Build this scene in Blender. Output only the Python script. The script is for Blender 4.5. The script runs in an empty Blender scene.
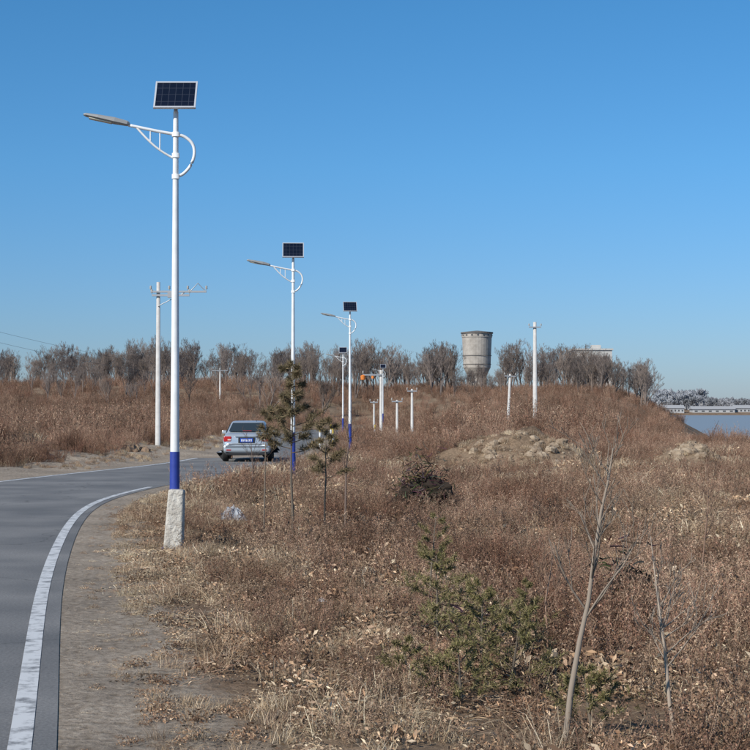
import bpy, math, random
import numpy as np
from mathutils import Vector, Matrix, Euler
random.seed(7); rng=np.random.default_rng(7)
S=bpy.context.scene
F=1500.0; CH=1.82; HZ=410.0
def PX(px,d): return (px-375.0)/F*d
def PZ(py,d): return CH+(HZ-py)/F*d
# ------------------------------------------------------------ materials
def nn(nt,t,loc=None,**k):
    n=nt.nodes.new(t)
    for a,b in k.items(): setattr(n,a,b)
    return n
def mat(name,c,rough=.8,metal=0.,c2=None,scale=5.,bump=0.,bscale=None,spec=.3,detail=6.,lo=.35,hi=.65,extra=None):
    m=bpy.data.materials.new(name); m.use_nodes=True; nt=m.node_tree; b=nt.nodes['Principled BSDF']
    b.inputs['Base Color'].default_value=(*c,1); b.inputs['Roughness'].default_value=rough
    b.inputs['Metallic'].default_value=metal; b.inputs['Specular IOR Level'].default_value=spec
    tc=nn(nt,'ShaderNodeTexCoord')
    if c2:
        n=nn(nt,'ShaderNodeTexNoise'); n.inputs['Scale'].default_value=scale; n.inputs['Detail'].default_value=detail
        n.inputs['Roughness'].default_value=.65
        nt.links.new(tc.outputs['Object'],n.inputs['Vector'])
        r=nn(nt,'ShaderNodeValToRGB'); r.color_ramp.elements[0].position=lo; r.color_ramp.elements[1].position=hi
        r.color_ramp.elements[0].color=(*c,1); r.color_ramp.elements[1].color=(*c2,1)
        nt.links.new(n.outputs['Fac'],r.inputs['Fac']); nt.links.new(r.outputs['Color'],b.inputs['Base Color'])
    if bump:
        n=nn(nt,'ShaderNodeTexNoise'); n.inputs['Scale'].default_value=bscale or scale*4; n.inputs['Detail'].default_value=8
        nt.links.new(tc.outputs['Object'],n.inputs['Vector'])
        bp=nn(nt,'ShaderNodeBump'); bp.inputs['Strength'].default_value=bump; bp.inputs['Distance'].default_value=.05
        nt.links.new(n.outputs['Fac'],bp.inputs['Height']); nt.links.new(bp.outputs['Normal'],b.inputs['Normal'])
    return m
def vegmat(name,lo=.6,hi=1.35,rough=.9,patch=0.):
    m=bpy.data.materials.new(name); m.use_nodes=True; nt=m.node_tree; b=nt.nodes['Principled BSDF']
    b.inputs['Roughness'].default_value=rough; b.inputs['Specular IOR Level'].default_value=.15
    a=nn(nt,'ShaderNodeAttribute',attribute_name='col')
    oi=nn(nt,'ShaderNodeObjectInfo')
    mr=nn(nt,'ShaderNodeMapRange'); mr.inputs['To Min'].default_value=lo; mr.inputs['To Max'].default_value=hi
    nt.links.new(oi.outputs['Random'],mr.inputs['Value'])
    mx=nn(nt,'ShaderNodeVectorMath',operation='SCALE')
    nt.links.new(a.outputs['Color'],mx.inputs[0]); nt.links.new(mr.outputs['Result'],mx.inputs['Scale'])
    out=mx.outputs['Vector']
    if patch:
        g=nn(nt,'ShaderNodeNewGeometry'); n=nn(nt,'ShaderNodeTexNoise'); n.inputs['Scale'].default_value=patch; n.inputs['Detail'].default_value=5; n.inputs['Roughness'].default_value=.6
        mp=nn(nt,'ShaderNodeMapping'); mp.inputs['Scale'].default_value=(1,.45,0); nt.links.new(g.outputs['Position'],mp.inputs['Vector']); nt.links.new(mp.outputs['Vector'],n.inputs['Vector'])
        r=nn(nt,'ShaderNodeValToRGB'); e=r.color_ramp.elements; e[0].position=.36; e[0].color=(.60,.49,.45,1); e[1].position=.64; e[1].color=(1.28,1.30,1.27,1)
        nt.links.new(n.outputs['Fac'],r.inputs['Fac']); m2=nn(nt,'ShaderNodeVectorMath',operation='MULTIPLY')
        nt.links.new(out,m2.inputs[0]); nt.links.new(r.outputs['Color'],m2.inputs[1]); out=m2.outputs['Vector']
    nt.links.new(out,b.inputs['Base Color'])
    return m
M_veg=vegmat('dry_vegetation',.55,1.4,.9,.45); M_tree=vegmat('bare_bark',.7,1.3); M_green=vegmat('conifer_needles',.85,1.15)
# ------------------------------------------------------------ mesh helper
def link(o,parent=None):
    S.collection.objects.link(o)
    if parent: o.parent=parent
    return o
def obj(name,verts,faces,mats=None,parent=None,smooth=False,cols=None,linkit=True,midx=None):
    me=bpy.data.meshes.new(name); me.from_pydata([tuple(v) for v in verts],[],faces); me.update()
    if mats:
        for m in (mats if isinstance(mats,(list,tuple)) else [mats]): me.materials.append(m)
    if midx is not None: me.polygons.foreach_set('material_index',midx)
    if smooth: me.polygons.foreach_set('use_smooth',[True]*len(me.polygons))
    if cols is not None:
        a=me.attributes.new('col','FLOAT_COLOR','POINT')
        c=np.ones((len(verts),4),dtype=np.float32); c[:,:3]=np.array(cols); a.data.foreach_set('color',c.ravel())
    o=bpy.data.objects.new(name,me)
    if linkit: link(o,parent)
    return o
def empty(name,loc=(0,0,0),rot=(0,0,0)):
    e=bpy.data.objects.new(name,None); e.location=loc; e.rotation_euler=rot; e.empty_display_size=.3
    return link(e)
class MB:
    def __init__(s): s.v=[];s.f=[];s.c=[];s.m=[]
    def tube(s,pts,rad,n=6,col=(1,1,1),cap=False,mi=0):
        b=len(s.v); K=len(pts)
        for i,p in enumerate(pts):
            p=Vector(p)
            d=(Vector(pts[min(i+1,K-1)])-Vector(pts[max(i-1,0)]))
            if d.length<1e-9: d=Vector((0,0,1))
            d.normalize()
            a=Vector((0,0,1)) if abs(d.z)<.9 else Vector((1,0,0))
            u=d.cross(a).normalized(); w=d.cross(u)
            for k in range(n):
                t=2*math.pi*k/n
                q=p+(u*math.cos(t)+w*math.sin(t))*rad[i]
                s.v.append((q.x,q.y,q.z)); s.c.append(col)
        for i in range(K-1):
            for k in range(n):
                s.f.append((b+i*n+k,b+i*n+(k+1)%n,b+(i+1)*n+(k+1)%n,b+(i+1)*n+k)); s.m.append(mi)
        if cap:
            s.f.append(tuple(b+k for k in range(n))); s.m.append(mi)
            s.f.append(tuple(b+(K-1)*n+k for k in range(n))); s.m.append(mi)
    def strip(s,pts,w,side,col):
        b=len(s.v);K=len(pts)
        for i,p in enumerate(pts):
            ww=w*(1-.75*i/(K-1))*.5
            s.v.append((p[0]-side[0]*ww,p[1]-side[1]*ww,p[2]-side[2]*ww)); s.v.append((p[0]+side[0]*ww,p[1]+side[1]*ww,p[2]+side[2]*ww))
            s.c+= [col,col]
        for i in range(K-1):
            s.f.append((b+2*i,b+2*i+1,b+2*i+3,b+2*i+2)); s.m.append(0)
    def leaf(s,p,a,b_,col):
        b=len(s.v)
        p=Vector(p)
        for q in (p-a*.5,p+b_*.5,p+a*.5,p-b_*.5): s.v.append(tuple(q)); s.c.append(col)
        s.f.append((b,b+1,b+2,b+3)); s.m.append(0)
    def box(s,c,sz,mi=0,R=None,col=(1,1,1),tp=(1,1)):
        b=len(s.v)
        for z in (-.5,.5):
            t=(tp if z>0 else (1,1))
            for x,y in ((-.5,-.5),(.5,-.5),(.5,.5),(-.5,.5)):
                q=Vector((x*sz[0]*t[0],y*sz[1]*t[1],z*sz[2]))
                if R: q=R@q
                s.v.append((q.x+c[0],q.y+c[1],q.z+c[2])); s.c.append(col)
        for f in ((0,3,2,1),(4,5,6,7),(0,1,5,4),(1,2,6,5),(2,3,7,6),(3,0,4,7)):
            s.f.append(tuple(b+i for i in f)); s.m.append(mi)
    def obj(s,name,mats,parent=None,smooth=False,linkit=True):
        return obj(name,s.v,s.f,mats,parent,smooth,s.c,linkit,s.m)
def bevel(o,w,seg=2,ang=35):
    m=o.modifiers.new('b','BEVEL'); m.width=w; m.segments=seg; m.limit_method='ANGLE'; m.angle_limit=math.radians(ang); return o
def rv():
    v=Vector((random.gauss(0,1),random.gauss(0,1),random.gauss(0,1))); return v.normalized()
def pick(pal):
    c=random.choice(pal); k=random.uniform(.7,1.3); return tuple(x*k for x in c)
# ------------------------------------------------------------ noise
def vnoise(x,y,seed=0):
    xi=np.floor(x).astype(np.int64); yi=np.floor(y).astype(np.int64); xf=x-xi; yf=y-yi
    def h(a,b):
        n=(a*374761393+b*668265263+seed*1442695041)&0x7fffffff
        n=((n^(n>>13))*1274126177)&0x7fffffff
        return ((n^(n>>16))&0xffff)/65535.0
    u=xf*xf*(3-2*xf); v=yf*yf*(3-2*yf)
    return (h(xi,yi)*(1-u)+h(xi+1,yi)*u)*(1-v)+(h(xi,yi+1)*(1-u)+h(xi+1,yi+1)*u)*v
def fbm(x,y,seed=0,o=4):
    r=0;a=.5;t=0
    for i in range(o): r=r+a*vnoise(x*2**i,y*2**i,seed+i); t+=a; a*=.5
    return r/t
def sm(a,b,x):
    t=np.clip((x-a)/(b-a),0,1); return t*t*(3-2*t)
# ------------------------------------------------------------ road layout
yy=np.arange(-60,400,.25)
ker=np.ones(21)/21
def edgef(pts):
    a=np.interp(yy,[p[0] for p in pts],[p[1] for p in pts]); p=np.pad(a,20,mode='edge')
    return np.convolve(np.convolve(p,ker,'same'),ker,'same')[20:-20]
ER=edgef([(-60,5),(-30,3),(0,-.1),(8,-1.68),(14.4,-3.02),(18.2,-3.73),(22.75,-4.5),(26,-5.0),(30.3,-5.45),(34,-5.3),(39,-4.75),(45.5,-4.0),(52,-3.3),(60,-2.9),(104,-3.4),(157,-.6),(200,3),(400,20)])
EL=edgef([(-60,-3),(-30,-5),(0,-7.5),(20,-10),(30,-10.6),(38,-9.8),(44,-8.7),(48,-7.8),(52,-7.2),(60,-6.8),(104,-7.6),(157,-5),(200,-1),(400,16)])
er=lambda y:np.interp(y,yy,ER); el=lambda y:np.interp(y,yy,EL)
def hx(y): return 13+np.clip(y-105,0,200)*.20
def terr(x,y):
    x=np.asarray(x,float); y=np.asarray(y,float)
    sr=x-er(y); sl=el(y)-x
    z=-.014+0*x
    n=fbm(x*.35,y*.35,3)-.5; n2=fbm(x*1.7,y*1.7,9)-.5; n0=fbm(x*.16,y*.11,19,2)-.5
    z=z+sm(1.4,5,sr)*(-.20+.5*n+.22*n2+.7*n0*sm(12,24,y)*(1-sm(75,95,y)))*(1-sm(300,600,y))
    z=z+sm(.6,3,sl)*(.15+.7*n+.2*n2)*(1-sm(300,600,y))
    z=z+sm(1.5,18,sl)*sm(40,110,y)*.5
    lim=hx(y)
    hs=112+60*np.exp(-((x+2)/12)**2)
    hill=5.0*sm(0,1,(y-hs)/(245-hs))*(1-sm(lim-6,lim+22,x))*(1-.5*sm(320,420,y))
    z=z+hill+1.6*(fbm(x*.04,y*.04,5)-.5)*sm(90,160,y)*(1-sm(lim-2,lim+12,x))
    z=z-6*sm(78,140,y)*sm(lim-4,lim+26,x)*(1-sm(1250,1500,y))
    z=z+sm(1300,1700,y)*3
    z=z+1.35*np.exp(-((x-5.3)/2.5)**2-((y-54.5)/2.2)**2)*(.6+.8*fbm(x*1.2,y*1.2,4))
    z=z+.85*np.exp(-((x-10.8)/1.1)**2-((y-52)/1.5)**2)
    z=z+.9*np.exp(-((x+13.2)/1.8)**2-((y-52)/1.6)**2)
    z=z+.35*np.exp(-((x+9.3)/3)**2-((y-60)/2)**2)
    return z
def T(x,y): return float(terr(np.array([x]),np.array([y]))[0])
# ------------------------------------------------------------ ground sheet
GC=[(.21,.165,.12,1),(.41,.34,.265,1)]
def gravel_nodes(nt,vec):
    n=nn(nt,'ShaderNodeTexNoise'); n.inputs['Scale'].default_value=14; n.inputs['Detail'].default_value=12; n.inputs['Roughness'].default_value=.7
    n2=nn(nt,'ShaderNodeTexNoise'); n2.inputs['Scale'].default_value=.9; n2.inputs['Detail'].default_value=4
    nt.links.new(vec,n.inputs['Vector']); nt.links.new(vec,n2.inputs['Vector'])
    r=nn(nt,'ShaderNodeValToRGB'); e=r.color_ramp.elements; e[0].position=.36; e[0].color=GC[0]; e[1].position=.64; e[1].color=GC[1]
    mr=nn(nt,'ShaderNodeMapRange'); mr.inputs['From Min'].default_value=.3; mr.inputs['From Max'].default_value=.7; mr.inputs['To Min'].default_value=.78; mr.inputs['To Max'].default_value=1.2
    nt.links.new(n.outputs['Fac'],r.inputs['Fac']); nt.links.new(n2.outputs['Fac'],mr.inputs['Value'])
    s=nn(nt,'ShaderNodeVectorMath',operation='SCALE'); nt.links.new(r.outputs['Color'],s.inputs[0]); nt.links.new(mr.outputs['Result'],s.inputs['Scale'])
    return s.outputs['Vector'],n.outputs['Fac']
def grid(name,xs,ys,zf,m):
    X,Y=np.meshgrid(xs,ys); Z=zf(X,Y); nx=len(xs); ny=len(ys)
    V=np.stack([X.ravel(),Y.ravel(),Z.ravel()],1)
    I=np.arange(nx*ny).reshape(ny,nx)
    Fq=np.stack([I[:-1,:-1].ravel(),I[:-1,1:].ravel(),I[1:,1:].ravel(),I[1:,:-1].ravel()],1)
    me=bpy.data.meshes.new(name); me.from_pydata(V.tolist(),[],Fq.tolist()); me.materials.append(m)
    me.polygons.foreach_set('use_smooth',[True]*len(me.polygons))
    sr=(X-er(Y)).ravel(); a=me.attributes.new('gravel','FLOAT','POINT'); g=(1-sm(.35,1.7,sr))*(Y.ravel()<130)
    a.data.foreach_set('value',g.astype(np.float32))
    return link(bpy.data.objects.new(name,me))
def M_ground():
    m=bpy.data.materials.new('dry_soil'); m.use_nodes=True; nt=m.node_tree; b=nt.nodes['Principled BSDF']; L=nt.links
    b.inputs['Roughness'].default_value=.95; b.inputs['Specular IOR Level'].default_value=.1
    g=nn(nt,'ShaderNodeNewGeometry')
    n1=nn(nt,'ShaderNodeTexNoise'); n1.inputs['Scale'].default_value=.22; n1.inputs['Detail'].default_value=8
    n2=nn(nt,'ShaderNodeTexNoise'); n2.inputs['Scale'].default_value=9; n2.inputs['Detail'].default_value=10; n2.inputs['Roughness'].default_value=.75
    L.new(g.outputs['Position'],n1.inputs['Vector']); L.new(g.outputs['Position'],n2.inputs['Vector'])
    r1=nn(nt,'ShaderNodeValToRGB'); e=r1.color_ramp.elements; e[0].position=.38; e[0].color=(.20,.135,.09,1); e[1].position=.65; e[1].color=(.30,.23,.16,1)
    r2=nn(nt,'ShaderNodeValToRGB'); e=r2.color_ramp.elements; e[0].position=.3; e[0].color=(.4,.38,.35,1); e[1].position=.7; e[1].color=(1.35,1.3,1.25,1)
    L.new(n1.outputs['Fac'],r1.inputs['Fac']); L.new(n2.outputs['Fac'],r2.inputs['Fac'])
    mx=nn(nt,'ShaderNodeVectorMath',operation='MULTIPLY'); L.new(r1.outputs['Color'],mx.inputs[0]); L.new(r2.outputs['Color'],mx.inputs[1])
    gv,gf=gravel_nodes(nt,g.outputs['Position'])
    at=nn(nt,'ShaderNodeAttribute',attribute_name='gravel')
    n3=nn(nt,'ShaderNodeTexNoise'); n3.inputs['Scale'].default_value=2.2; n3.inputs['Detail'].default_value=9; n3.inputs['Roughness'].default_value=.7; L.new(g.outputs['Position'],n3.inputs['Vector'])
    ma=nn(nt,'ShaderNodeMath',operation='MULTIPLY_ADD'); L.new(n3.outputs['Fac'],ma.inputs[0]); ma.inputs[1].default_value=1.1; ma.inputs[2].default_value=-.55
    ad=nn(nt,'ShaderNodeMath',operation='ADD'); L.new(at.outputs['Fac'],ad.inputs[0]); L.new(ma.outputs[0],ad.inputs[1])
    mr=nn(nt,'ShaderNodeMapRange'); mr.inputs['From Min'].default_value=.35; mr.inputs['From Max'].default_value=.65; L.new(ad.outputs[0],mr.inputs['Value'])
    mi=nn(nt,'ShaderNodeMix',data_type='RGBA'); L.new(mr.outputs['Result'],mi.inputs['Factor']); L.new(mx.outputs['Vector'],mi.inputs['A']); L.new(gv,mi.inputs['B'])
    L.new(mi.outputs['Result'],b.inputs['Base Color'])
    bp=nn(nt,'ShaderNodeBump'); bp.inputs['Strength'].default_value=.8; bp.inputs['Distance'].default_value=.05
    L.new(gf,bp.inputs['Height']); L.new(bp.outputs['Normal'],b.inputs['Normal'])
    return m
t=np.linspace(-1,1,301); xs=np.sinh(t*6.2)/np.sinh(6.2)*3500
t=np.linspace(0,1,420); ys=-60+ (np.sinh(t*5.2)/np.sinh(5.2))*6500
ys=np.unique(np.concatenate([ys,np.arange(5,62,.4)]));xs=np.unique(np.concatenate([xs,np.arange(-14,14,.3)]))
grid('ground',xs,ys,terr,M_ground())
# road strips
def ribbon(name,fa,fb,y0,y1,z,m,n=6,step=.5,jb=0):
    ysr=np.arange(y0,y1,step); V=[];Fc=[]
    for i,y in enumerate(ysr):
        a=fa(y); b=fb(y)+ (jb*(fbm(np.array([y*.9]),np.array([7.]),8)[0]-.5) if jb else 0)
        for k in range(n+1): V.append((a+(b-a)*k/n,y,z))
    for i in range(len(ysr)-1):
        for k in range(n):
            q=i*(n+1)+k; Fc.append((q,q+1,q+n+2,q+n+1))
    return obj(name,V,Fc,m)
def M_road():
    m=bpy.data.materials.new('asphalt'); m.use_nodes=True; nt=m.node_tree; b=nt.nodes['Principled BSDF']; L=nt.links
    b.inputs['Roughness'].default_value=.85; b.inputs['Specular IOR Level'].default_value=.25
    g=nn(nt,'ShaderNodeNewGeometry')
    n1=nn(nt,'ShaderNodeTexNoise'); n1.inputs['Scale'].default_value=.6; n1.inputs['Detail'].default_value=9
    n2=nn(nt,'ShaderNodeTexNoise'); n2.inputs['Scale'].default_value=45; n2.inputs['Detail'].default_value=6; n2.inputs['Roughness'].default_value=.75
    vo=nn(nt,'ShaderNodeTexVoronoi',feature='DISTANCE_TO_EDGE'); vo.inputs['Scale'].default_value=.22
    ns=nn(nt,'ShaderNodeTexNoise'); ns.inputs['Scale'].default_value=1.5
    ad=nn(nt,'ShaderNodeVectorMath',operation='ADD')
    L.new(g.outputs['Position'],ns.inputs['Vector']); L.new(g.outputs['Position'],ad.inputs[0]); L.new(ns.outputs['Color'],ad.inputs[1]); L.new(ad.outputs['Vector'],vo.inputs['Vector'])
    for n in (n1,n2): L.new(g.outputs['Position'],n.inputs['Vector'])
    r=nn(nt,'ShaderNodeValToRGB'); e=r.color_ramp.elements; e[0].position=.35; e[0].color=(.125,.124,.122,1); e[1].position=.68; e[1].color=(.205,.198,.188,1)
    L.new(n1.outputs['Fac'],r.inputs['Fac'])
    r2=nn(nt,'ShaderNodeMapRange'); r2.inputs['From Min'].default_value=.3; r2.inputs['From Max'].default_value=.7; r2.inputs['To Min'].default_value=.6; r2.inputs['To Max'].default_value=1.4
    L.new(n2.outputs['Fac'],r2.inputs['Value'])
    r3=nn(nt,'ShaderNodeMapRange'); r3.inputs['From Min'].default_value=0; r3.inputs['From Max'].default_value=.006; r3.inputs['To Min'].default_value=.6; r3.inputs['To Max'].default_value=1
    L.new(vo.outputs['Distance'],r3.inputs['Value'])
    mu=nn(nt,'ShaderNodeMath',operation='MULTIPLY'); L.new(r2.outputs['Result'],mu.inputs[0]); L.new(r3.outputs['Result'],mu.inputs[1])
    mx=nn(nt,'ShaderNodeVectorMath',operation='SCALE'); L.new(r.outputs['Color'],mx.inputs[0]); L.new(mu.outputs['Value'],mx.inputs['Scale'])
    L.new(mx.outputs['Vector'],b.inputs['Base Color'])
    bp=nn(nt,'ShaderNodeBump'); bp.inputs['Strength'].default_value=.4; bp.inputs['Distance'].default_value=.01
    L.new(n2.outputs['Fac'],bp.inputs['Height']); L.new(bp.outputs['Normal'],b.inputs['Normal'])
    return m
ribbon('road',el,er,-50,172,0.0,M_road(),n=8)
def M_grav():
    m=bpy.data.materials.new('gravel'); m.use_nodes=True; nt=m.node_tree; b=nt.nodes['Principled BSDF']; b.inputs['Roughness'].default_value=.95; b.inputs['Specular IOR Level'].default_value=.1
    g=nn(nt,'ShaderNodeNewGeometry'); v,f=gravel_nodes(nt,g.outputs['Position']); nt.links.new(v,b.inputs['Base Color'])
    bp=nn(nt,'ShaderNodeBump'); bp.inputs['Strength'].default_value=.8; bp.inputs['Distance'].default_value=.05; nt.links.new(f,bp.inputs['Height']); nt.links.new(bp.outputs['Normal'],b.inputs['Normal']); return m
# shoulder: thin wedge whose outer rim dips just under the soil so no step shows
def shoulder():
    ysr=np.arange(-50,120,.25); V=[];Fc=[]
    for y in ysr:
        a=er(y)-.06; w=.50+.2*(fbm(np.array([y*.9]),np.array([7.]),8)[0]-.5)
        for k,z in ((0,-.006),(.5,-.007),(.85,-.0105),(1.,-.0175)): V.append((a+w*k,y,z))
    for i in range(len(ysr)-1):
        for k in range(3): q=i*4+k; Fc.append((q,q+1,q+5,q+4))
    obj('gravel_shoulder',V,Fc,M_grav(),smooth=True)
shoulder()
M_line=mat('road_paint',(.18,.18,.18),.7,c2=(.56,.56,.55),scale=6,detail=14,lo=.36,hi=.52)
ribbon('road_edge_line',lambda y:er(y)-.265,lambda y:er(y)-.135,-50,36,.004,M_line,n=1)
ribbon('road_edge_line',lambda y:el(y)+.12,lambda y:el(y)+.27,-50,70,.004,M_line,n=1)
# water
M_water=mat('lake_water',(.22,.255,.28),.5,bump=.35,bscale=.5,spec=.3)
obj('lake',[(12,90,-3),(1600,90,-3),(1600,1600,-3),(12,1600,-3)],[(0,1,2,3)],M_water)
# ------------------------------------------------------------ scatter
def scatter(name,P,rot,scl,idx,protos):
    me=bpy.data.meshes.new(name); me.from_pydata([tuple(p) for p in P],[],[])
    a=me.attributes.new('rot','FLOAT_VECTOR','POINT'); a.data.foreach_set('vector',np.asarray(rot,dtype=np.float32).ravel())
    a=me.attributes.new('scl','FLOAT','POINT'); a.data.foreach_set('value',np.asarray(scl,dtype=np.float32))
    a=me.attributes.new('idx','INT','POINT'); a.data.foreach_set('value',np.asarray(idx,dtype=np.int32))
    o=link(bpy.data.objects.new(name,me))
    col=bpy.data.collections.new(name+'_parts')
    for p in protos: col.objects.link(p)
    ng=bpy.data.node_groups.new(name+'_gn','GeometryNodeTree')
    ng.interface.new_socket('Geometry',in_out='INPUT',socket_type='NodeSocketGeometry'); ng.interface.new_socket('Geometry',in_out='OUTPUT',socket_type='NodeSocketGeometry')
    gi=ng.nodes.new('NodeGroupInput'); go=ng.nodes.new('NodeGroupOutput')
    ip=ng.nodes.new('GeometryNodeInstanceOnPoints'); ci=ng.nodes.new('GeometryNodeCollectionInfo')
    ci.inputs['Collection'].default_value=col; ci.inputs['Separate Children'].default_value=True; ci.inputs['Reset Children'].default_value=True
    def at(n,t):
        x=ng.nodes.new('GeometryNodeInputNamedAttribute'); x.data_type=t; x.inputs['Name'].default_value=n; return x.outputs['Attribute']
    L=ng.links
    L.new(gi.outputs[0],ip.inputs['Points']); L.new(ci.outputs[0],ip.inputs['Instance']); ip.inputs['Pick Instance'].default_value=True
    L.new(at('idx','INT'),ip.inputs['Instance Index']); L.new(at('rot','FLOAT_VECTOR'),ip.inputs['Rotation']); L.new(at('scl','FLOAT'),ip.inputs['Scale'])
    L.new(ip.outputs[0],go.inputs[0])
    md=o.modifiers.new('scatter','NODES'); md.node_group=ng
    return o
STRAW=[(.44,.34,.22),(.52,.43,.30),(.36,.27,.18),(.60,.52,.39)]
BROWN=[(.25,.17,.115),(.31,.215,.15),(.19,.125,.09),(.38,.28,.20)]
RED=[(.28,.16,.11),(.25,.14,.10),(.36,.225,.16),(.20,.12,.09),(.40,.29,.21)]
def grass(name,n,R,h,w,pal,lean=.5):
    mb=MB()
    for i in range(n):
        a=random.uniform(0,6.28); r=R*math.sqrt(random.random()); p=Vector((r*math.cos(a),r*math.sin(a),-.03))
        hh=h*random.uniform(.4,1.1); ld=Vector((random.gauss(0,1),random.gauss(0,1),0)).normalized()*hh*lean*random.uniform(.1,1.6)
        p1=p+ld*.2+Vector((0,0,hh*.45)); p2=p+ld*.55+Vector((0,0,hh*.8)); p3=p+ld*1.1+Vector((0,0,hh*random.uniform(.7,1.)))
        sd=Vector((random.gauss(0,1),random.gauss(0,1),0)).normalized()
        mb.strip([p,p1,p2,p3],w*random.uniform(.6,1.4),sd,pick(pal))
    return mb.obj(name,M_veg,linkit=False)
def weed(name,ns,R,h,w,pal,twigs=8,leafs=2,ls=.02,up=.6):
    mb=MB()
    for i in range(ns):
        a=random.uniform(0,6.28); r=R*math.sqrt(random.random()); p=Vector((r*math.cos(a),r*math.sin(a),-.05))
        hh=h*random.uniform(.5,1.1); out=Vector((math.cos(a),math.sin(a),0))*hh*.45*random.random()+Vector((random.gauss(0,.14),random.gauss(0,.14),0))*hh
        pts=[p+out*(t**1.5)+Vector((0,0,hh*t))+Vector((random.gauss(0,.018),random.gauss(0,.018),0))*h for t in (0,.35,.7,1)]
        c=pick(pal); sd=rv(); sd.z=0; sd.normalize()
        mb.strip(pts,w,sd,c); mb.strip(pts,w,Vector((-sd.y,sd.x,0)),c)
        for k in range(twigs):
            t=random.uniform(.2,1); j=min(int(t*3),2); q=pts[j].lerp(pts[j+1],t*3-j)
            L=hh*random.uniform(.12,.34)*(1.15-t*.6); d=Vector((random.gauss(0,1),random.gauss(0,1),0)).normalized()*(1-up)+Vector((0,0,up)); d.normalize()
            q1=q+d*L*.5; q2=q+(d+Vector((0,0,.25))).normalized()*L
            c2=pick(pal); s2=rv()
            mb.strip([q,q1,q2],w*.6,s2,c2)
            for m in range(leafs):
                lp=q.lerp(q2,random.uniform(.3,1.))+rv()*.015
                mb.leaf(lp,rv()*ls*random.uniform(.6,1.6),rv()*ls*.6,pick(pal))
    return mb.obj(name,M_veg,linkit=False)
def litter(name,n,R,ls,pal,zh=.06):
    mb=MB()
    for i in range(n):
        a=random.uniform(0,6.28); r=R*math.sqrt(random.random())
        p=Vector((r*math.cos(a),r*math.sin(a),random.uniform(0,zh)))
        if random.random()<.5:
            u=rv(); u.z*=.3; v=rv()
            mb.leaf(p,u*ls*random.uniform(.6,1.6),v*ls*.7,pick(pal))
        else:
            u=rv(); u.z*=.25; u=u*ls*random.uniform(2,6)
            mb.strip([p-u*.5,p+Vector((0,0,.01)),p+u*.5],.005,rv(),pick(pal))
    return mb.obj(name,M_veg,linkit=False)
def leafy(name,n,R,h,ls,pal):
    mb=MB()
    for i in range(n//7+1):
        a=random.uniform(0,6.28); d=Vector((math.cos(a)*.8,math.sin(a)*.8,random.uniform(.3,1.2))).normalized()*h*random.uniform(.5,1.1)
        mb.strip([Vector((0,0,-.02)),d*.5,d],.006,rv(),pick(BROWN))
    for i in range(n):
        a=random.uniform(0,6.28); r=R*math.sqrt(random.random()); p=Vector((r*math.cos(a),r*math.sin(a),h*random.random()**1.3*(1-.5*r/R)))
        u=rv(); v=u.cross(rv()).normalized(); L=ls*random.uniform(.5,1.5); c=pick(pal)
        b=len(mb.v)
        for q in (p-u*L,p+v*L*.35+Vector((0,0,.01)),p+u*L,p-v*L*.35,p+Vector((0,0,-.3*L))): mb.v.append(tuple(q)); mb.c.append(c)
        for f in ((0,1,4),(1,2,4),(2,3,4),(3,0,4)): mb.f.append(tuple(b+k for k in f)); mb.m.append(0)
    return mb.obj(name,M_veg,linkit=False)
TAN=[(.50,.38,.26),(.60,.50,.37),(.40,.28,.18),(.30,.19,.12)]
protos=[
 grass('w00',80,.16,.24,.006,STRAW,.9),
 grass('w01',100,.22,.34,.006,STRAW+BROWN,1.),
 weed('w02',9,.16,.45,.007,BROWN,14,3,.024),
 weed('w03',12,.2,.62,.008,RED+BROWN,14,3,.024,.6),
 litter('w04',130,.3,.03,STRAW+BROWN),
 leafy('w05',120,.24,.16,.024,TAN+BROWN[:2]),
 weed('w06',5,.1,.85,.007,BROWN+STRAW[:1],12,3,.02,.65),
 weed('w07',20,.38,1.1,.012,RED,15,3,.035,.6),
 weed('w08',24,.5,1.25,.014,RED+BROWN,15,3,.04,.65),
 grass('w09',110,.4,.5,.014,STRAW+BROWN[:2],.7),
 leafy('w10',130,.32,.30,.036,TAN+BROWN),
 weed('w11',15,.3,.72,.008,RED+BROWN,16,3,.024,.55),
]
def pts_in(n,y0,y1,pw=1.,xr=.36,mg=2.5):
    y=y0+(y1-y0)*rng.random(n)**pw; x=(rng.random(n)*2-1)*(y*xr+mg); return x,y
P=[];R=[];SC=[];ID=[]
def add(x,y,s,i,tilt=.15,dz=0):
    z=terr(x,y)+dz; n=len(x)
    P.append(np.stack([x,y,z],1)); R.append(np.stack([rng.normal(0,tilt,n),rng.normal(0,tilt,n),rng.random(n)*6.28],1)); SC.append(s); ID.append(i)
# near right field
x,y=pts_in(15500,4.5,34,.75); k=(x-er(y))>.55+.8*rng.random(len(x))**2; x=x[k];y=y[k]
nz=fbm(x*.6,y*.6,21); nb=fbm(x*.9,y*.9,77); sr=x-er(y); thick=(fbm(x*.45,y*.3,88)>.50)&(sr>4.2)&(y>9.5)
u=rng.random(len(x)); i=np.where(u<.20,4,np.where(u<.42,5,np.where(u<.52,10,np.where(nz>.52,np.where(u<.72,2,np.where(u<.93,3,6)),np.where(u<.72,0,np.where(u<.86,1,2))))))
i=np.where(thick&(u>.46),np.where(u<.68,11,np.where(u<.85,3,6)),i)
s=rng.uniform(.5,1.2,len(x))*np.where(i==4,1,.45+.55*sm(.8,4.5,sr))*np.where((i==3)|(i==6)|(i==11),.8,1)
kk=~((sr<1.5)&((i==3)|(i==6)|(i==2)|(i==10)))&~((nb<.39)&(u>.3)&~thick); add(x[kk],y[kk],s[kk],i[kk])
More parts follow.
